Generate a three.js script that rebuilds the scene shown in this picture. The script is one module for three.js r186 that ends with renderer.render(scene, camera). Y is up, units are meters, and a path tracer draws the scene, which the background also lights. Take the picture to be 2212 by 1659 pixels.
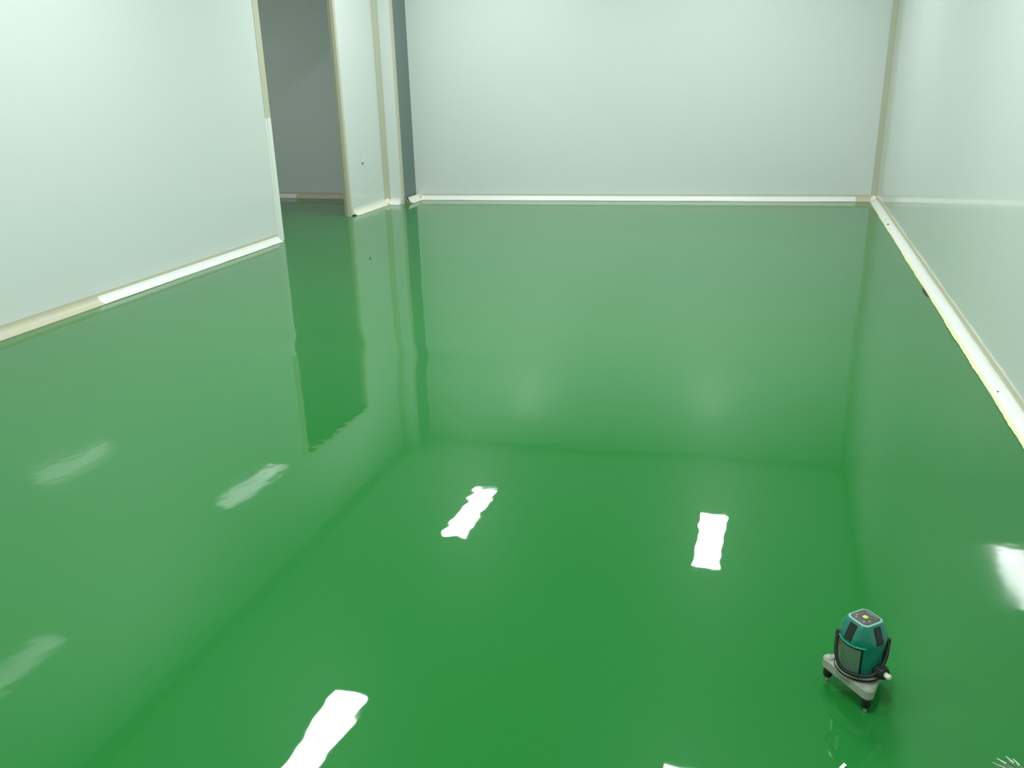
import * as THREE from 'three';
import { RectAreaLightUniformsLib } from 'three/addons/lights/RectAreaLightUniformsLib.js';
import { mergeGeometries, toCreasedNormals } from 'three/addons/utils/BufferGeometryUtils.js';
import { RoundedBoxGeometry } from 'three/addons/geometries/RoundedBoxGeometry.js';
RectAreaLightUniformsLib.init();

// ---------------------------------------------------------------- camera, light, exposure
const scene = new THREE.Scene();
const camera = new THREE.PerspectiveCamera(47.8425, 2212 / 1659, 0.05, 60);
const camBasis = new THREE.Matrix4().makeBasis(
  new THREE.Vector3(0.958538, -0.024121, -0.283942),
  new THREE.Vector3(-0.074225, 0.940882, -0.330501),
  new THREE.Vector3(0.275128, 0.337874, 0.900081));
camera.quaternion.setFromRotationMatrix(camBasis);
camera.position.set(0, 1.5, 0);
scene.add(camera);

const renderer = new THREE.WebGLRenderer({ antialias: true });
renderer.toneMapping = THREE.LinearToneMapping;
renderer.toneMappingExposure = 1.0;
renderer.shadowMap.enabled = true;
scene.background = new THREE.Color(0x000000);

const CEIL = 3.38;                       // ceiling height
const LAMP_COLOR = new THREE.Color().setRGB(0.938, 0.948, 0.98);
const LAMP_LIGHT = 52;                   // radiance of a ceiling panel
const LAMP_SPOTS = [                     // x, z of the panels' centres
  [-3.17, -8.56], [-0.40, -8.58], [-3.10, -4.70], [-0.335, -4.58], [-3.12, -0.9], [-0.4, -0.9]];
const ADDED_SIDE_LAMP = [-6.6, -7.2], ADDED_SIDE_LIGHT = 29;   // unseen dimmer panel, added as fill to brighten the side room
for (const [x, z, power] of [...LAMP_SPOTS, [...ADDED_SIDE_LAMP, ADDED_SIDE_LIGHT]]) {
  const l = new THREE.RectAreaLight(LAMP_COLOR, power ?? LAMP_LIGHT, 0.28, 1.18);
  l.position.set(x, CEIL - 0.022, z);
  l.rotation.x = -Math.PI / 2;           // shines down
  scene.add(l);
}

// ---------------------------------------------------------------- helpers
const rnd = (seed => () => { seed |= 0; seed = seed + 0x6D2B79F5 | 0; let t = Math.imul(seed ^ seed >>> 15, 1 | seed); t = t + Math.imul(t ^ t >>> 7, 61 | t) ^ t; return ((t ^ t >>> 14) >>> 0) / 4294967296; })(7);
const C = hex => new THREE.Color(hex);
const used = {};
function numbered(n) { const k = used[n] = (used[n] ?? -1) + 1; return k ? `${n}_${String(k).padStart(3, '0')}` : n; }
function mesh(name, geo, material, parent = scene) {
  if (Array.isArray(geo)) geo = geo.length > 1 ? mergeGeometries(geo.map(g => g.index ? g.toNonIndexed() : g)) : geo[0];
  const m = new THREE.Mesh(geo, material);
  m.name = parent === scene ? numbered(name) : name;
  m.castShadow = m.receiveShadow = true;
  parent.add(m);
  return m;
}
function struct(name, geo, material, parent = scene) {
  const m = mesh(name, geo, material, parent);
  if (parent === scene) m.userData.kind = 'structure';
  return m;
}
function shell(name) { const g = new THREE.Group(); g.name = name; g.userData.kind = 'structure'; scene.add(g); return g; }
function thing(name, label, category, x = 0, y = 0, z = 0, turn = 0, group) {
  const g = new THREE.Group(); g.name = numbered(name); g.position.set(x, y, z); g.rotation.y = turn;
  g.userData = { label, category }; if (group) g.userData.group = group;
  scene.add(g); return g;
}
function box(x0, x1, y0, y1, z0, z1) {   // uv in metres
  const g = new THREE.BoxGeometry(x1 - x0, y1 - y0, z1 - z0);
  g.translate((x0 + x1) / 2, (y0 + y1) / 2, (z0 + z1) / 2);
  metreUV(g); return g;
}
function metreUV(g) {                    // box mapping in metres
  const p = g.attributes.position, n = g.attributes.normal, uv = new Float32Array(p.count * 2);
  for (let i = 0; i < p.count; i++) {
    const ax = Math.abs(n.getX(i)), ay = Math.abs(n.getY(i)), az = Math.abs(n.getZ(i));
    if (ay > ax && ay > az) { uv[2 * i] = p.getX(i); uv[2 * i + 1] = p.getZ(i); }
    else if (ax > az) { uv[2 * i] = p.getZ(i); uv[2 * i + 1] = p.getY(i); }
    else { uv[2 * i] = p.getX(i); uv[2 * i + 1] = p.getY(i); }
  }
  g.setAttribute('uv', new THREE.BufferAttribute(uv, 2)); return g;
}
// closed strip swept straight from a to b (floor points [x, z]); profile points [n, y], n measured along normal [nx, nz]
function sweep(profile, a, b, normal, steps = 1, bend = null, smooth = true) {
  const L = Math.hypot(b[0] - a[0], b[1] - a[1]), P = [], I = [], UV = [], m = profile.length;
  for (let s = 0; s <= steps; s++) {
    const t = s / steps, cx = a[0] + (b[0] - a[0]) * t, cz = a[1] + (b[1] - a[1]) * t;
    for (let k = 0; k < m; k++) {
      let [n, y] = profile[k];
      if (bend) [n, y] = bend(n, y, t * L, k);
      P.push(cx + normal[0] * n, y, cz + normal[1] * n); UV.push(t * L, k / m);
    }
  }
  for (let s = 0; s < steps; s++) for (let k = 0; k < m; k++) {
    const k2 = (k + 1) % m, i = s * m + k, j = s * m + k2, i2 = i + m, j2 = j + m;
    I.push(i, i2, j, j, i2, j2);
  }
  const tri = THREE.ShapeUtils.triangulateShape(profile.map(p => new THREE.Vector2(p[0], p[1])), []);
  for (const [u, v, w] of tri) { I.push(u, v, w); I.push(steps * m + u, steps * m + w, steps * m + v); }
  let g = new THREE.BufferGeometry();
  g.setAttribute('position', new THREE.Float32BufferAttribute(P, 3));
  g.setAttribute('uv', new THREE.Float32BufferAttribute(UV, 2));
  g.setIndex(I);
  g = g.toNonIndexed(); g.computeVertexNormals();
  return g;
}
function lathe(pts, seg = 32) { return new THREE.LatheGeometry(pts.map(p => new THREE.Vector2(p[0], p[1])), seg); }
function tube(points, r, seg = 48, rad = 10, closed = false) {
  return new THREE.TubeGeometry(new THREE.CatmullRomCurve3(points.map(p => new THREE.Vector3(...p)), closed), seg, r, rad, closed);
}
// smooth tileable height field in a float texture; waves = [cycles per tile (max), count, power]
function waveTexture(size, list) {
  const h = new Float32Array(size * size);
  for (const [lo, hi, count, amp] of list) for (let k = 0; k < count; k++) {
    const f = lo + (hi - lo) * rnd(), a = rnd() * Math.PI * 2;
    const fx = Math.round(f * Math.cos(a)), fy = Math.round(f * Math.sin(a)), ph = rnd() * 6.283, A = amp * (0.5 + rnd());
    const cx = new Float32Array(size), sx = new Float32Array(size), cy = new Float32Array(size), sy = new Float32Array(size);
    for (let i = 0; i < size; i++) {
      cx[i] = Math.cos(6.28318 * fx * i / size + ph); sx[i] = Math.sin(6.28318 * fx * i / size + ph);
      cy[i] = Math.cos(6.28318 * fy * i / size); sy[i] = Math.sin(6.28318 * fy * i / size);
    }
    for (let y = 0; y < size; y++) for (let x = 0; x < size; x++) h[y * size + x] += A * (cx[x] * cy[y] - sx[x] * sy[y]);
  }
  const d = new Float32Array(size * size * 4);
  for (let i = 0; i < size * size; i++) { const v = 0.5 + h[i]; d[4 * i] = d[4 * i + 1] = d[4 * i + 2] = v; d[4 * i + 3] = 1; }
  const t = new THREE.DataTexture(d, size, size, THREE.RGBAFormat, THREE.FloatType);
  t.wrapS = t.wrapT = THREE.RepeatWrapping; t.magFilter = t.minFilter = THREE.LinearFilter; t.needsUpdate = true;
  return t;
}

// ---------------------------------------------------------------- materials
const buckleTex = waveTexture(256, [[1, 5, 14, 0.09], [5, 9, 6, 0.006]]);
buckleTex.repeat.set(1 / 3, 1 / 3);

const floorMat = new THREE.MeshPhysicalMaterial({ color: new THREE.Color().setRGB(0.0165, 0.194, 0.034), roughness: 0.3, ior: 1.5, specularIntensity: 0.05, clearcoat: 0.76, clearcoatRoughness: 0.02 });
const WALL = new THREE.Color().setRGB(0.76, 0.80, 0.78);
const sideWallMat = new THREE.MeshPhysicalMaterial({ color: WALL, roughness: 0.08, ior: 1.5, specularIntensity: 0.85, bumpMap: buckleTex, bumpScale: 0.0011 });
const leftWallMat = new THREE.MeshPhysicalMaterial({ color: WALL, roughness: 0.085, ior: 1.5, specularIntensity: 0.42, bumpMap: buckleTex, bumpScale: 0.003 });
const backWallMat = new THREE.MeshPhysicalMaterial({ color: WALL, roughness: 0.32, ior: 1.5 });
const plainWallMat = new THREE.MeshStandardMaterial({ color: WALL, roughness: 0.4 });
const ceilMat = new THREE.MeshStandardMaterial({ color: WALL, roughness: 0.5 });
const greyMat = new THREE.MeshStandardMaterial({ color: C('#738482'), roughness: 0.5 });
const beigeMat = new THREE.MeshStandardMaterial({ color: C('#cfccb4'), roughness: 0.4 });
const oliveMat = new THREE.MeshStandardMaterial({ color: C('#a9aa90'), roughness: 0.5 });
const creamMat = new THREE.MeshStandardMaterial({ color: C('#f3f4e2'), roughness: 0.45 });
const yellowTapeMat = new THREE.MeshStandardMaterial({ color: C('#f4f2c0'), roughness: 0.6 });
const whiteMat = new THREE.MeshStandardMaterial({ color: C('#f6f8f4'), roughness: 0.35 });
const darkGapMat = new THREE.MeshStandardMaterial({ color: C('#3b4436'), roughness: 0.8 });
const brownMat = new THREE.MeshStandardMaterial({ color: C('#8a8570'), roughness: 0.8 });

// ---------------------------------------------------------------- key plan points (metres; camera stands over the origin)
const XL = -4.635, XR = 1.12, ZF = 2.3;                 // left wall, right wall, wall behind the camera
const ZD1 = -7.555, ZD2 = -9.02;                         // near and far side of the doorway in the left wall
const ZS = -10.02, XP = -4.41;                          // face of the pier and its right side
const backZ = x => -10.46 - 0.0855 * (x + 4.3);         // the far wall stands slightly askew
const HD = 2.34;                                        // head of the doorway
const XO = -8.2, ZO = -10.42, ZO2 = -5.6;               // the side room
const R = 0.06, LIFT = 0.004, T = 0.062;               // cove radius, its gap to the floor, partition thickness

// ---------------------------------------------------------------- floor: self-levelled epoxy, faintly wavy
const swells = [];
function addWaves(count, lo, hi, slope) { for (let i = 0; i < count; i++) { const k = 6.283 / (lo + (hi - lo) * rnd()), a = rnd() * 6.283; swells.push([k * Math.cos(a), k * Math.sin(a), rnd() * 6.283, slope * (0.6 + 0.8 * rnd()) / k]); } }
addWaves(20, 0.5, 2.1, 0.00042);      // long swells
addWaves(14, 0.16, 0.4, 0.00012);     // trowel marks
addWaves(24, 0.036, 0.07, 0.00052);   // ripple left by the spiked roller
const lumps = [   // x, z, spread x, spread z, slope across: trowel dips that bend the mirrored edges
  [-2.2, -4.45, 0.6, 0.17, 0.0130], [0.5, -5.4, 0.5, 0.25, -0.0070]];
function floorAt(x, z) {              // [height, slope along x, slope along z]
  let h = 0, gx = 0, gz = 0;
  for (const [kx, kz, p, a] of swells) { const q = kx * x + kz * z + p, c = a * Math.cos(q); h += a * Math.sin(q); gx += c * kx; gz += c * kz; }
  for (const [cx, cz, sx, sz, a] of lumps) {
    const u = (x - cx) / sx, v = (z - cz) / sz, e = a * Math.exp(-u * u - v * v), dx = x - cx;
    h += dx * e; gx += e * (1 - 2 * u * u); gz -= dx * e * 2 * v / sz;
  }
  return [h, gx, gz];
}
function spread(...runs) {            // grid lines: [from, to, spacing] ...
  const out = [runs[0][0]];
  for (const [a, b, d] of runs) { const n = Math.ceil((b - a) / d); for (let i = 1; i <= n; i++) out.push(a + (b - a) * i / n); }
  return out;
}
{
  const x0 = XO - 0.1, x1 = XR + 0.1, z0 = -11.1, z1 = ZF + 0.1;
  const xs = spread([x0, -4.7, 0.08], [-4.7, x1, 0.013]), zs = spread([z0, -6, 0.035], [-6, -0.9, 0.013], [-0.9, z1, 0.08]);
  const nx = xs.length - 1, nz = zs.length - 1, P = [], N = [], UV = [], I = [];
  for (const z of zs) for (const x of xs) {
    const [h, gx, gz] = floorAt(x, z), l = 1 / Math.hypot(gx, 1, gz);
    P.push(x, h, z); UV.push(x, z); N.push(-gx * l, l, -gz * l);
  }
  for (let j = 0; j < nz; j++) for (let i = 0; i < nx; i++) { const a = j * (nx + 1) + i, b = a + nx + 1; I.push(a, b, a + 1, a + 1, b, b + 1); }
  const g = new THREE.BufferGeometry();
  g.setAttribute('position', new THREE.Float32BufferAttribute(P, 3));
  g.setAttribute('normal', new THREE.Float32BufferAttribute(N, 3));
  g.setAttribute('uv', new THREE.Float32BufferAttribute(UV, 2));
  g.setIndex(I);
  const f = struct('floor', g, floorMat);
  mesh('slab', box(x0, x1, -0.16, -0.012, z0, z1), new THREE.MeshStandardMaterial({ color: C('#8c8c86'), roughness: 0.9 }), f);
}

// ---------------------------------------------------------------- walls and ceiling
const B = -0.01;   // wall feet sit just below the coating
struct('ceiling', box(XO - 0.2, XR + 0.2, CEIL, CEIL + 0.12, -11.3, ZF + 0.2), ceilMat);
struct('wall_right', box(XR, XR + 0.1, B, CEIL, -11.2, ZF), sideWallMat);
struct('wall_front', box(XO - 0.1, XR + 0.1, B, CEIL, ZF, ZF + 0.1), plainWallMat);
struct('wall_left', [
  box(XL - T, XL, B, CEIL, ZD1, ZF),
  box(XL - T, XL, HD, CEIL, ZD2, ZD1),
  box(XL - T, XL, B, CEIL, ZS - 0.02, ZD2)], leftWallMat);
{ // far wall, askew
  const xa = XP - 0.3, xb = XR + 0.12, g = new THREE.BufferGeometry();
  const P = [[xa, backZ(xa)], [xb, backZ(xb)], [xb, backZ(xb) - 0.1], [xa, backZ(xa) - 0.1]];
  const s = new THREE.Shape(P.map(p => new THREE.Vector2(p[0], -p[1])));
  const e = new THREE.ExtrudeGeometry(s, { depth: CEIL - B, bevelEnabled: false });
  e.rotateX(-Math.PI / 2); e.translate(0, B, 0); metreUV(e);
  struct('wall_back', e, backWallMat);
}
// pier between the doorway wall and the far wall: pale face, grey unlined right side
{
  const pier = shell('wall_pier');
  mesh('front_panel', box(XL - T, XP, B, CEIL, ZS - 0.04, ZS), leftWallMat, pier);
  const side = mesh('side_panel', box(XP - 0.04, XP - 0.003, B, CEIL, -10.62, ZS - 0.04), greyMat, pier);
  mesh('edge_strip', box(XP - 0.016, XP + 0.002, B, CEIL, ZS - 0.045, ZS + 0.003), beigeMat, pier);
  // bare foot of the unlined side
  const foot = sweep([[0, 0.075], [0.012, 0.07], [0.03, 0.035], [0.075, 0.012], [0.08, 0], [0, 0]], [XP - 0.003, ZS - 0.04], [XP - 0.003, -10.1], [1, 0], 24,
    (n, y, s) => [n * (1 + 0.12 * Math.sin(s * 47)), y * (1 + 0.14 * Math.sin(s * 61 + 1))]);
  mesh('bare_foot', foot, brownMat, pier);
}
// side room beyond the doorway
struct('wall_side_room', [
  box(XO, XL - T, B, CEIL, ZO - 0.1, ZO),
  box(XO - 0.1, XO, B, CEIL, ZO - 0.1, ZF),
  box(XO, XL - T, B, CEIL, ZO2, ZO2 + 0.1)], plainWallMat);

// ---------------------------------------------------------------- doorway edges
{
  const d = shell('door_1');
  const w = 0.088, t = 0.004;
  // near edge: beige channel above, a newer white length below
  mesh('edge_channel', [box(XL - T - t, XL + t, 1.16, HD, ZD1 - t, ZD1 + w)], beigeMat, d);
  mesh('edge_channel', [box(XL - T - t, XL + t, B, 1.16, ZD1 - t, ZD1 + w * 0.62), box(XL - 0.001, XL + 0.002, B, 1.16, ZD1 + w * 0.72, ZD1 + w)], whiteMat, d);
  // far edge
  mesh('edge_channel', [box(XL - 0.034, XL + t, B, HD, ZD2 - 0.045, ZD2 + t)], beigeMat, d);
  mesh('edge_channel', [box(XL - T - t, XL - 0.034, B, HD, ZD2 - 0.045, ZD2 + t * 0.5)], oliveMat, d);
  mesh('head_channel', [box(XL - T - t, XL + t, HD - 0.003, HD + 0.05, ZD2, ZD1)], beigeMat, d);
}

// ---------------------------------------------------------------- coved baseboards
function arcProfile(r, f0, f1, off, thick, steps = 12) {   // part of a quarter-round hollow, from f0 (top, 0) to f1 (floor, 1)
  const out = [], back = [];
  for (let i = 0; i <= steps; i++) {
    const a = (f0 + (f1 - f0) * i / steps) * Math.PI / 2;
    out.push([r - (r - off) * Math.cos(a), r - (r - off) * Math.sin(a) + LIFT]);
    back.push([r - (r - off + thick) * Math.cos(a), Math.max(LIFT * 0.5, r - (r - off + thick) * Math.sin(a) + LIFT)]);
  }
  return out.concat(back.reverse());
}
const solidCove = (() => { const o = []; for (let i = 0; i <= 14; i++) { const a = i / 14 * Math.PI / 2; o.push([R - R * Math.cos(a) + 0.0015, R - R * Math.sin(a) + LIFT]); } o.unshift([0.0015, R + 0.012 + LIFT]); o.push([R + 0.006, LIFT], [R + 0.006, 0.001], [-0.002, 0.001], [-0.002, R + 0.012 + LIFT]); return o; })();
const coverProfile = arcProfile(R, 0.1, 1.0, 0.003, 0.003);
function jag(seed, amp) { const k = seed * 1.7; return s => amp * (Math.sin(s * 9 + k) * 0.5 + Math.sin(s * 23 + 2 * k) * 0.3 + Math.sin(s * 71 + 3 * k) * 0.25 + Math.sin(s * 3.1 + k) * 0.6); }
{ // left wall, near run: bare beige profile in the foreground, white cover strip from there to the doorway
  const b = shell('baseboard_left');
  mesh('cove_profile', sweep(solidCove, [XL, ZF], [XL, ZD1 + 0.105], [1, 0], 8), beigeMat, b);
  mesh('cover_strip', sweep(coverProfile, [XL + 0.001, -4.98], [XL + 0.001, ZD1 + 0.1], [1, 0], 60, (n, y, s, k) => [n, y + (k > 9 && k < 16 ? 0.0012 * Math.sin(s * 5) * Math.sin(s * 13) : 0)]), whiteMat, b);
  // far run beside the doorway
  mesh('cove_profile', sweep(solidCove, [XL, ZD2 - 0.085], [XL, ZS + R], [1, 0], 4), creamMat, b);
  mesh('dark_gap', box(XL, XL + 0.03, 0.0, 0.012, ZD2 - 0.085, ZD2 - 0.035), darkGapMat, b);
}
{ // pier front
  const b = shell('baseboard_pier');
  mesh('cove_profile', sweep(solidCove, [XL + R, ZS], [XP - 0.035, ZS], [0, 1], 4), whiteMat, b);
  mesh('corner_cap', new THREE.SphereGeometry(0.05, 20, 14).translate(XL + 0.012, 0.022, ZS + 0.012), creamMat, b);
}
{ // far wall
  const b = shell('baseboard_back'), dx = 1 / Math.hypot(1, 0.0855), n = [0.0855 * dx, dx], at = x => [x, backZ(x)];
  mesh('cove_profile', sweep(solidCove, at(-4.33), at(XR - 0.02), n, 6), beigeMat, b);
  mesh('cover_strip', sweep(coverProfile, at(-4.34), at(0.90), n, 90, (u, y, s, k) => [u, y + (k > 9 && k < 16 ? 0.001 * Math.sin(s * 4) : 0)]), whiteMat, b);
  // loose first length, bent forward around the foot of the pier
  mesh('loose_strip', sweep(arcProfile(R + 0.012, 0.02, 1.05, 0.002, 0.004), [-4.388, -10.13], [-4.376, backZ(-4.37) + 0.01], [1, 0.06], 12), creamMat, b);
}
{ // right wall: beige profile above, cream-taped foot with a ragged edge onto the coating
  const b = shell('baseboard_right'), j = jag(2, 0.004), j2 = jag(5, 0.0018);
  mesh('cove_profile', sweep(solidCove, [XR, backZ(XR) + 0.02], [XR, ZF], [-1, 0], 8), beigeMat, b);
  const cover = arcProfile(R, 0.2, 1.0, 0.003, 0.003);
  mesh('cover_strip', sweep(cover, [XR - 0.001, backZ(XR) + 0.12], [XR - 0.001, 0], [-1, 0], 400, (n, y, s, k) => [n + (k < 2 || k > 23 ? j2(s) : 0), y]), whiteMat, b);
  const tape = [[R - 0.009, 0.0092], [R + 0.0, 0.0078], [R + 0.005, 0.0065], [R + 0.008, 0.003], [R - 0.009, 0.003]];
  mesh('masking_tape', sweep(tape, [XR, backZ(XR) + 0.1], [XR, 0], [-1, 0], 500, (n, y, s, k) => [n + (k === 2 || k === 3 ? j(s) : k === 0 ? j2(s + 3) : 0), y]), yellowTapeMat, b);
  mesh('corner_cap', new THREE.SphereGeometry(0.052, 20, 14).translate(XR - 0.010, 0.018, backZ(XR) + 0.012), creamMat, b);
}
{ // side room
  const b = shell('baseboard_side_room');
  mesh('cove_profile', sweep(solidCove, [XO, ZO], [XL - T, ZO], [0, 1], 4), beigeMat, b);
  mesh('cover_strip', sweep(coverProfile, [XO, ZO + 0.001], [-6.12, ZO + 0.001], [0, 1], 4), whiteMat, b);
}

// ---------------------------------------------------------------- vertical corner coves and ceiling coves
function cornerCove(c, u, v, r, y0, y1) {   // hollow quarter-round between wall directions u and v (unit, from corner c)
  const pts = [[0, 0]];
  const steps = 10;
  for (let i = 0; i <= steps; i++) { const a = i / steps * Math.PI / 2, p = r * (1 - Math.sin(a)), q = r * (1 - Math.cos(a)); pts.push([p, q]); }
  const s = new THREE.Shape(pts.map(([p, q]) => new THREE.Vector2(c[0] + u[0] * p + v[0] * q, -(c[1] + u[1] * p + v[1] * q))));
  const e = new THREE.ExtrudeGeometry(s, { depth: y1 - y0, bevelEnabled: false });
  e.rotateX(-Math.PI / 2); e.translate(0, y0, 0); return e;
}
const coveMat = new THREE.MeshStandardMaterial({ color: C('#c0c2ac'), roughness: 0.5 });
struct('trim_1', cornerCove([XR + 0.001, backZ(XR) - 0.001], [0, 1], [-0.9964, 0.0852], 0.07, 0.055, CEIL), coveMat);
struct('trim_2', cornerCove([XL - 0.001, ZS - 0.001], [1, 0], [0, 1], 0.07, 0.055, CEIL), coveMat);
{
  const prof = []; for (let i = 0; i <= 8; i++) { const a = i / 8 * Math.PI / 2; prof.push([0.06 * (1 - Math.cos(a)), CEIL - 0.06 * (1 - Math.sin(a))]); } prof.push([0, CEIL]);
  const dx = 1 / Math.hypot(1, 0.0855);
  struct('trim_3', sweep(prof, [XP, backZ(XP)], [XR, backZ(XR)], [0.0855 * dx, dx]), coveMat);
  struct('trim_4', sweep(prof, [XL, ZF], [XL, ZS], [1, 0]), coveMat);
  struct('trim_5', sweep(prof, [XR, backZ(XR)], [XR, ZF], [-1, 0]), coveMat);
}

// ---------------------------------------------------------------- ceiling panels
{
  const frameMat = new THREE.MeshStandardMaterial({ color: C('#e6e8e4'), roughness: 0.4 });
  const glowMat = new THREE.MeshStandardMaterial({ color: C('#ffffff'), emissive: C('#fffff4'), emissiveIntensity: 3, roughness: 0.6 });
  const addedDimMat = new THREE.MeshStandardMaterial({ color: C('#ffffff'), emissive: C('#fffff4'), emissiveIntensity: 1.2, roughness: 0.6 });  // weaker glow for the added side-room fill panel
  const where = ['far left ceiling panel light nearest the doorway', 'far right ceiling panel light nearest the far right corner', 'middle left ceiling panel light mirrored at the bottom of the floor',
    'middle right ceiling panel light, mirrored left of the laser level', 'near left ceiling panel light overhead, closest to the left wall', 'near right ceiling panel light overhead, closest to the right wall'];
  where.push('unseen ceiling panel added to brighten the side room beyond the doorway');
  [...LAMP_SPOTS, ADDED_SIDE_LAMP].forEach(([x, z], i) => {
    const t = thing('ceiling_light', 'white rectangular ' + where[i], 'ceiling light', x, CEIL, z, 0, 'flush ceiling panel lights');
    const w = 0.15, l = 0.6, y0 = -0.018, y1 = 0;
    mesh('frame', [box(-w, -w + 0.01, y0, y1, -l, l), box(w - 0.01, w, y0, y1, -l, l), box(-w + 0.01, w - 0.01, y0, y1, -l, -l + 0.01), box(-w + 0.01, w - 0.01, y0, y1, l - 0.01, l)], frameMat, t);
    mesh('diffuser', box(-w + 0.01, w - 0.01, -0.014, -0.008, -l + 0.01, l - 0.01), i < LAMP_SPOTS.length ? glowMat : addedDimMat, t);
  });
}

// ---------------------------------------------------------------- laser level
{
  const teal = new THREE.MeshPhysicalMaterial({ color: new THREE.Color().setRGB(0.006, 0.19, 0.135), roughness: 0.32, clearcoat: 0.3, clearcoatRoughness: 0.2 });
  const paleTeal = new THREE.MeshStandardMaterial({ color: C('#8dbfae'), roughness: 0.35 });
  const rubber = new THREE.MeshStandardMaterial({ color: C('#161a18'), roughness: 0.55 });
  const charcoal = new THREE.MeshStandardMaterial({ color: C('#4a4c46'), roughness: 0.5 });
  const darkGlass = new THREE.MeshPhysicalMaterial({ color: C('#161a17'), roughness: 0.12 });
  const paleGrey = new THREE.MeshStandardMaterial({ color: C('#a0a598'), roughness: 0.45 });
  const steel = new THREE.MeshStandardMaterial({ color: C('#c8ccc8'), roughness: 0.3, metalness: 0.8 });
  const t = thing('laser_level', 'teal and black cross-line laser level on a pale three-legged base standing on the green floor', 'laser level', 0.2905, 0, -1.974, -0.845);
  const HB = 0.072, feet = [];
  const toLocal = (x, z) => { const dx = x - 0.2905, dz = z + 1.974, c = Math.cos(0.845), s = Math.sin(0.845); return [c * dx + s * dz, -s * dx + c * dz]; };
  for (const [x, z] of [[0.222, -1.998], [0.306, -1.900], [0.344, -2.024]]) feet.push(toLocal(x, z));
  // base plate: three lobes joined by straight sides
  {
    const s = new THREE.Shape(), order = feet.map(f => ({ f, a: Math.atan2(f[1], f[0]) })).sort((p, q) => p.a - q.a);
    const r = 0.0132, hull = [];
    for (const { f, a } of order) for (let i = -6; i <= 6; i++) { const q = a + i / 6 * 1.05; hull.push([f[0] + r * Math.cos(q), f[1] + r * Math.sin(q)]); }
    hull.forEach(([x, y], i) => i ? s.lineTo(x, -y) : s.moveTo(x, -y));
    s.closePath();
    const g = new THREE.ExtrudeGeometry(s, { depth: 0.022, bevelEnabled: true, bevelSize: 0.002, bevelThickness: 0.002, bevelSegments: 2, steps: 1 });
    g.rotateX(-Math.PI / 2); g.translate(0, HB - 0.026, 0);
    const disc = lathe([[0, HB - 0.016], [0.052, HB - 0.016], [0.0575, HB - 0.012], [0.0575, HB - 0.002], [0.055, HB], [0, HB]], 48);
    mesh('base_plate', [g, disc], paleGrey, t);
  }
  mesh('seal_ring', lathe([[0.053, HB], [0.0585, HB], [0.0595, HB + 0.0015], [0.0585, HB + 0.0035], [0.053, HB + 0.0035]], 56), rubber, t);
  mesh('trim_ring', lathe([[0.05, HB + 0.003], [0.0565, HB + 0.0035], [0.0572, HB + 0.005], [0.0560, HB + 0.0065], [0.05, HB + 0.0065]], 56), paleGrey, t);
  // housing: round below, chamfered square above
  function section(h, w, d, round) {      // w: half-width across flats, d: half-width across the cut corners, round 0..1
    const out = [];
    for (let i = 0; i < 96; i++) {
      const a = i / 96 * Math.PI * 2, c = Math.abs(Math.cos(a)), s = Math.abs(Math.sin(a)), q = Math.abs(Math.cos(((a % (Math.PI / 2)) - Math.PI / 4)));
      const p = 40, poly = Math.pow(Math.pow(c / w, p) + Math.pow(s / w, p) + Math.pow(q / d, p), -1 / p);
      const r = poly * (1 - round) + Math.min(w, d) * round;
      out.push([r * Math.cos(a), h, r * Math.sin(a)]);
    }
    return out;
  }
  function loft(secs) {
    const P = [], I = [], m = secs[0].length;
    for (const s of secs) for (const p of s) P.push(...p);
    for (let k = 0; k + 1 < secs.length; k++) for (let i = 0; i < m; i++) { const j = (i + 1) % m, a = k * m + i, b = k * m + j; I.push(a, a + m, b, b, a + m, b + m); }
    for (const [k, flip] of [[0, 0], [secs.length - 1, 1]]) {
      const c = P.length / 3; P.push(0, secs[k][0][1], 0);
      for (let i = 0; i < m; i++) { const a = k * m + i, b = k * m + (i + 1) % m; flip ? I.push(a, c, b) : I.push(a, b, c); }
    }
    const g = new THREE.BufferGeometry(); g.setAttribute('position', new THREE.Float32BufferAttribute(P, 3)); g.setIndex(I); g.computeVertexNormals();
    g.setAttribute('uv', new THREE.Float32BufferAttribute(new Float32Array(P.length / 3 * 2), 2)); return g;
  }
  const TOP = 0.219;
  mesh('housing', toCreasedNormals(loft([section(HB + 0.003, 0.0525, 0.0525, 1), section(HB + 0.02, 0.0535, 0.0535, 1), section(0.140, 0.054, 0.054, 1), section(0.160, 0.0545, 0.0545, 0.92), section(0.166, 0.0548, 0.0552, 0.8),
    section(0.172, 0.0538, 0.0556, 0.45), section(0.178, 0.0515, 0.0548, 0.12), section(0.186, 0.0485, 0.0530, 0), section(0.205, 0.0395, 0.0465, 0), section(0.2135, 0.0355, 0.0425, 0), section(TOP - 0.002, 0.0325, 0.0395, 0)]), 0.35), teal, t);
  mesh('top_rim', loft([section(TOP - 0.003, 0.0322, 0.0392, 0), section(TOP - 0.001, 0.0322, 0.0392, 0), section(TOP, 0.0306, 0.0376, 0)]), paleTeal, t);
  const panel = mesh('top_panel', loft([section(TOP - 0.001, 0.027, 0.0335, 0), section(TOP + 0.001, 0.027, 0.0335, 0)]), charcoal, t);
  mesh('bubble_level', lathe([[0, TOP + 0.004], [0.004, TOP + 0.0036], [0.0068, TOP + 0.002], [0.0072, TOP + 0.0008], [0, TOP + 0.0008]], 24), new THREE.MeshPhysicalMaterial({ color: C('#c5e05a'), roughness: 0.15 }), t);
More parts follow.
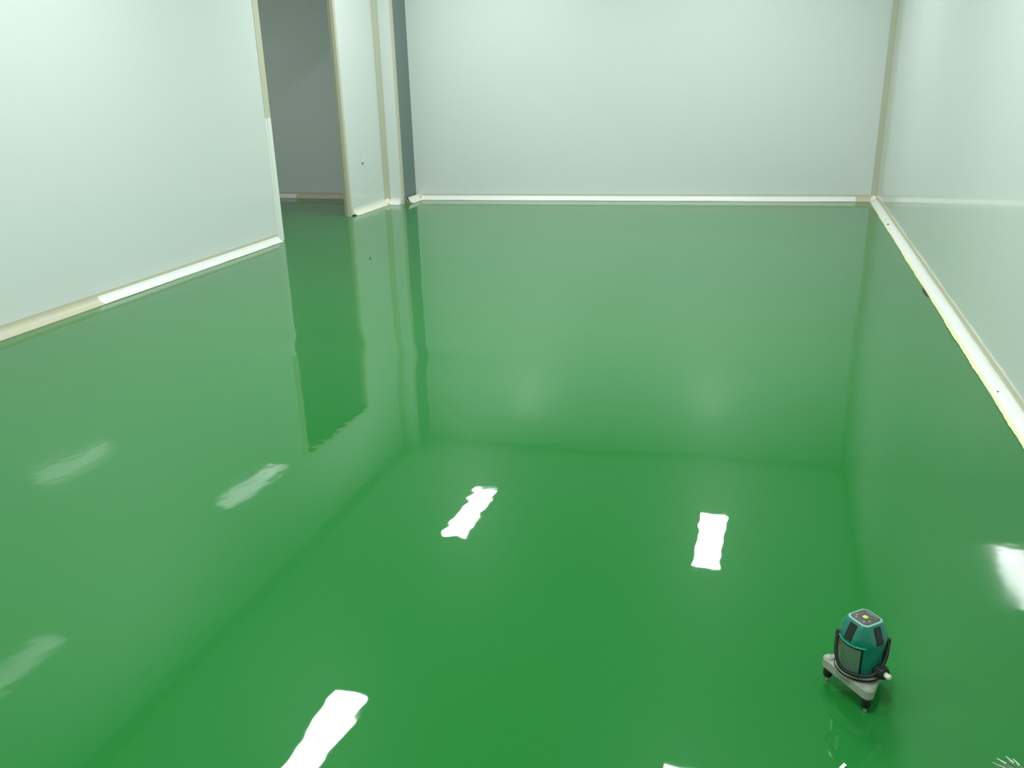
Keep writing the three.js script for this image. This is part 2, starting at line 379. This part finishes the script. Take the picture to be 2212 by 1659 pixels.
  // key legends on the top panel
  for (const [x, z, w, d] of [[-0.018, 0.010, 0.004, 0.006], [0.012, 0.018, 0.006, 0.004], [0.018, 0.006, 0.004, 0.006], [-0.006, -0.020, 0.022, 0.002], [0.012, -0.020, 0.008, 0.002], [-0.012, 0.018, 0.005, 0.005]])
    mesh('key_legend', box(x - w / 2, x + w / 2, TOP + 0.0008, TOP + 0.0014, z - d / 2, z + d / 2), new THREE.MeshStandardMaterial({ color: C('#9a9d94'), roughness: 0.5 }), t);
  // dark laser windows on the four sloping faces
  for (let k = 0; k < 4; k++) {
    const h0 = 0.172, h1 = 0.213, w0 = 0.0550, w1 = 0.0362, len = Math.hypot(h1 - h0, w0 - w1);
    const g = new RoundedBoxGeometry(0.0225, len, 0.005, 2, 0.002);
    g.rotateX(-Math.atan2(w0 - w1, h1 - h0)); g.translate(0, (h0 + h1) / 2, (w0 + w1) / 2 - 0.0012);
    g.rotateY(k * Math.PI / 2);
    const win = mesh('laser_window', g, rubber, t);
    const gg = new RoundedBoxGeometry(0.0135, len * 0.78, 0.005, 2, 0.0015);
    gg.rotateX(-Math.atan2(w0 - w1, h1 - h0)); gg.translate(0, (h0 + h1) / 2, (w0 + w1) / 2 - 0.0008); gg.rotateY(k * Math.PI / 2);
    mesh('glass', gg, darkGlass, win);
  }
  // curved panel on the display side (+z) with its dark surround and the bright lip above it
  function curved(a0, a1, y0, y1, r, th) {
    const s = new THREE.Shape(); s.absarc(0, 0, r + th, a0, a1, false); s.absarc(0, 0, r, a1, a0, true); s.closePath();
    const g = new THREE.ExtrudeGeometry(s, { depth: y1 - y0, bevelEnabled: false, curveSegments: 24 }); g.rotateX(-Math.PI / 2);
    g.rotateY(Math.PI); g.translate(0, y0, 0); return g;   // angle 90 degrees faces +z
  }
  const q = Math.PI / 2;
  mesh('panel_surround', curved(q - 0.80, q + 0.80, 0.080, 0.1600, 0.0525, 0.0022), new THREE.MeshStandardMaterial({ color: C('#0d2a22'), roughness: 0.4 }), t);
  const disp = mesh('display_panel', curved(q - 0.70, q + 0.70, 0.084, 0.1570, 0.0525, 0.0030), new THREE.MeshPhysicalMaterial({ color: C('#5d7a66'), roughness: 0.22 }), t);
  mesh('sticker', curved(q - 0.62, q - 0.26, 0.147, 0.1555, 0.0525, 0.0034), new THREE.MeshStandardMaterial({ color: C('#9a5a35'), roughness: 0.5 }), disp);
  const lip = []; for (let i = 0; i <= 20; i++) { const a = q - 0.95 + 1.85 * i / 20; lip.push([-0.0552 * Math.cos(a), 0.1645, 0.0552 * Math.sin(a)]); }
  mesh('lip', tube(lip, 0.0021, 40, 8), new THREE.MeshStandardMaterial({ color: C('#3f9a80'), roughness: 0.3 }), t);
  // carrying strap folded down round the front corner
  const e1 = [Math.SQRT1_2, -Math.SQRT1_2], e2 = [Math.SQRT1_2, Math.SQRT1_2], strap = [];
  for (let i = 0; i <= 28; i++) {
    const a = Math.PI * (1 - i / 28), c = Math.sign(Math.cos(a)) * Math.pow(Math.abs(Math.cos(a)), Math.cos(a) < 0 ? 0.62 : 0.85), s = Math.pow(Math.sin(a), 0.85);
    const u = (0.0585 + (c < 0 ? 0.0105 : 0.001) * s) * c, f = 0.0620 * s, y = 0.168 - 0.076 * s;
    strap.push([e1[0] * u + e2[0] * f, y, e1[1] * u + e2[1] * f]);
  }
  mesh('carrying_strap', tube(strap, 0.0046, 80, 10), rubber, t);
  for (const s of [-1, 1]) {
    const g = new THREE.CylinderGeometry(0.0062, 0.007, 0.012, 20); g.rotateZ(Math.PI / 2); g.rotateY(Math.PI / 4); g.translate(e1[0] * 0.0575 * s, 0.166, e1[1] * 0.0575 * s);
    mesh('strap_pivot', g, rubber, t);
  }
  const cheek = curved(0, 0.62, HB + 0.008, 0.15, 0.0525, 0.0035); cheek.rotateY(Math.PI + 0.30);
  mesh('side_cover', cheek, new THREE.MeshStandardMaterial({ color: C('#1b221e'), roughness: 0.5 }), t);
  // fine-adjust knob on the right, with a white shaft end
  {
    const ang = -0.03, dir = [Math.cos(ang), Math.sin(ang)];
    const put = g => { g.rotateZ(-Math.PI / 2); g.rotateY(-ang); g.translate(0, 0.102, 0); return g; };
    const k = mesh('adjust_knob', put(lathe([[0, 0.05], [0.0155, 0.05], [0.0165, 0.056], [0.0165, 0.073], [0.0145, 0.077], [0, 0.077]], 28)), rubber, t);
    const ribs = []; for (let i = 0; i < 14; i++) { const a = i / 14 * 6.283, g = new THREE.BoxGeometry(0.0022, 0.014, 0.0022); g.translate(0.0166 * Math.cos(a), 0.0645, 0.0166 * Math.sin(a)); ribs.push(put(g)); }
    mesh('knurl', ribs, rubber, k);
    mesh('shaft_end', put(lathe([[0, 0.075], [0.0068, 0.075], [0.0068, 0.089], [0.0055, 0.092], [0, 0.092]], 24)), new THREE.MeshStandardMaterial({ color: C('#e9ecd8'), roughness: 0.4 }), k);
  }
  // three legs
  for (const [x, z] of feet) {
    const leg = mesh('leg', lathe([[0, HB + 0.003], [0.010, HB + 0.002], [0.0125, HB - 0.002], [0.0125, HB - 0.024], [0.0095, HB - 0.026], [0.0085, HB - 0.036], [0, HB - 0.036]], 28).translate(x, 0, z), paleGrey, t);
    mesh('levelling_knob', lathe([[0, 0.039], [0.009, 0.039], [0.0115, 0.036], [0.0118, 0.022], [0.009, 0.014], [0.004, 0.012], [0, 0.012]], 24).translate(x, 0, z), rubber, leg);
    mesh('foot_pin', lathe([[0, 0.013], [0.0045, 0.013], [0.004, 0.005], [0.005, 0.0015], [0.005, 0.0004], [0, 0.0004]], 16).translate(x, 0, z), steel, leg);
  }
}

// ---------------------------------------------------------------- stiff brush lying on its side at the corner
{
  const ox = 0.655, oz = -1.735, t = thing('brush', 'pale stiff brush whose pointed bristles poke in at the bottom right corner', 'brush', ox, 0, oz);
  const shades = ['#dcebd3', '#b9cdb2', '#7d8a76'].map(c => new THREE.MeshStandardMaterial({ color: C(c), roughness: 0.4 }));
  const bristle = (ax, ay, az, bx, by, bz, r, m) => {
    const a = new THREE.Vector3(ax - ox, ay, az - oz), b = new THREE.Vector3(bx - ox, by, bz - oz), d = b.clone().sub(a), g = new THREE.CylinderGeometry(r * 0.4, r, d.length(), 8);
    g.translate(0, d.length() / 2, 0); g.applyQuaternion(new THREE.Quaternion().setFromUnitVectors(new THREE.Vector3(0, 1, 0), d.normalize())); g.translate(a.x, a.y, a.z);
    mesh('bristle', g, m, t);
  };
  const rows = [   // root and tip; pale pointed end, grey stem behind it
    [[0.6183, 0.020, -1.7441], [0.5616, 0.020, -1.7723], 1], [[0.6203, 0.020, -1.7529], [0.5732, 0.020, -1.7884], 0], [[0.6219, 0.020, -1.7603], [0.5943, 0.020, -1.7999], 0], [[0.6232, 0.020, -1.7662], [0.6075, 0.020, -1.7962], 0],
    [[0.6237, 0.008, -1.7563], [0.5800, 0.008, -1.7890], 2], [[0.6253, 0.008, -1.7660], [0.6010, 0.008, -1.8020], 2], [[0.6200, 0.030, -1.7420], [0.5740, 0.030, -1.7600], 2], [[0.6240, 0.008, -1.7480], [0.5700, 0.008, -1.7760], 2]];
  for (const [a, b, k] of rows) {
    const L = Math.hypot(a[0] - b[0], a[2] - b[2]), f = Math.max(0.12, 1 - (k === 0 ? 0.021 : 0.03) / L), m = a.map((v, i) => v + (b[i] - v) * f), back = [a[0] + 0.02, a[1] - 0.002, a[2] + 0.014];
    bristle(...m, ...b, 0.0021, shades[k]);
    bristle(...back, ...m, 0.0024, shades[2]);
  }
  const head = new RoundedBoxGeometry(0.05, 0.028, 0.06, 3, 0.006); head.rotateY(0.6); head.translate(0.012, 0.0145, 0.0);
  mesh('head', head, new THREE.MeshStandardMaterial({ color: C('#8b948a'), roughness: 0.5 }), t);
}

// ---------------------------------------------------------------- small things
{
  // pale strip stuck on the wall beside the doorway
  const s = thing('wall_plate', 'small pale upright plate fixed to the wall between doorway and far corner', 'plate', XL, 0.645, -9.43);
  mesh('plate', new RoundedBoxGeometry(0.006, 0.17, 0.04, 2, 0.0025).translate(0.003, 0, 0), new THREE.MeshStandardMaterial({ color: C('#e6ebe6'), roughness: 0.4 }), s);
  mesh('dark_slot', box(0.0, 0.009, -0.098, -0.084, -0.02, 0.02), new THREE.MeshStandardMaterial({ color: C('#6f8378'), roughness: 0.7 }), s);
}
function crumb(name, label, category, x, y, z, r, color, flat = 0.4) {
  const g = new THREE.DodecahedronGeometry(r, 1), p = g.attributes.position;
  for (let i = 0; i < p.count; i++) { const k = 1 + 0.35 * Math.sin(p.getX(i) * 900 + p.getZ(i) * 1300); p.setXYZ(i, p.getX(i) * k, p.getY(i) * flat, p.getZ(i) * k); }
  g.computeVertexNormals(); g.translate(0, r * flat, 0);
  const m = mesh(name, g, new THREE.MeshStandardMaterial({ color: C(color), roughness: 0.8 }));
  m.position.set(x, y, z); m.userData = { label, category }; return m;
}
crumb('dirt_speck', 'single dark speck lying on the green floor in front of the doorway', 'speck', -3.357, 0, -6.835, 0.009, '#3f5a45', 0.25);
crumb('dirt_speck', 'larger black speck on the white strip of the right wall near the far corner', 'speck', 1.086, 0.012, -9.21, 0.011, '#1f2620', 0.4);
crumb('dirt_speck', 'smaller black speck on the white strip of the right wall near the far corner', 'speck', 1.092, 0.016, -9.50, 0.007, '#2c332c', 0.4);
crumb('dirt_speck', 'grey speck on the nearest stretch of the white strip along the right wall', 'speck', 1.088, 0.014, -4.36, 0.006, '#70776e', 0.4);
{ // dark sliver by the tape
  const g = new THREE.CylinderGeometry(1, 1, 0.002, 20).scale(0.012, 1, 0.13), m = mesh('dark_sliver', g, darkGapMat);
  m.position.set(XR - R - 0.012, 0.001, -6.42); m.userData = { label: 'long dark sliver on the green floor against the taped edge of the right wall', category: 'debris' };
}
{ // tiny curled white fleck at the bottom edge
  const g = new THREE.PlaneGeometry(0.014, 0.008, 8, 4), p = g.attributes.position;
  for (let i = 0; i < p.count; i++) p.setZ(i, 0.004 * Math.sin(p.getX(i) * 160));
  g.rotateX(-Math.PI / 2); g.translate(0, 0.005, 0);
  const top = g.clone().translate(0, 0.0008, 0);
  const m = mesh('white_fleck', [g, top], whiteMat); m.position.set(0.243, 0.0005, -1.690); m.rotation.y = 0.7;
  m.userData = { label: 'tiny white fleck at the bottom edge of the floor below the laser level', category: 'scrap' };
}

renderer.render(scene, camera);
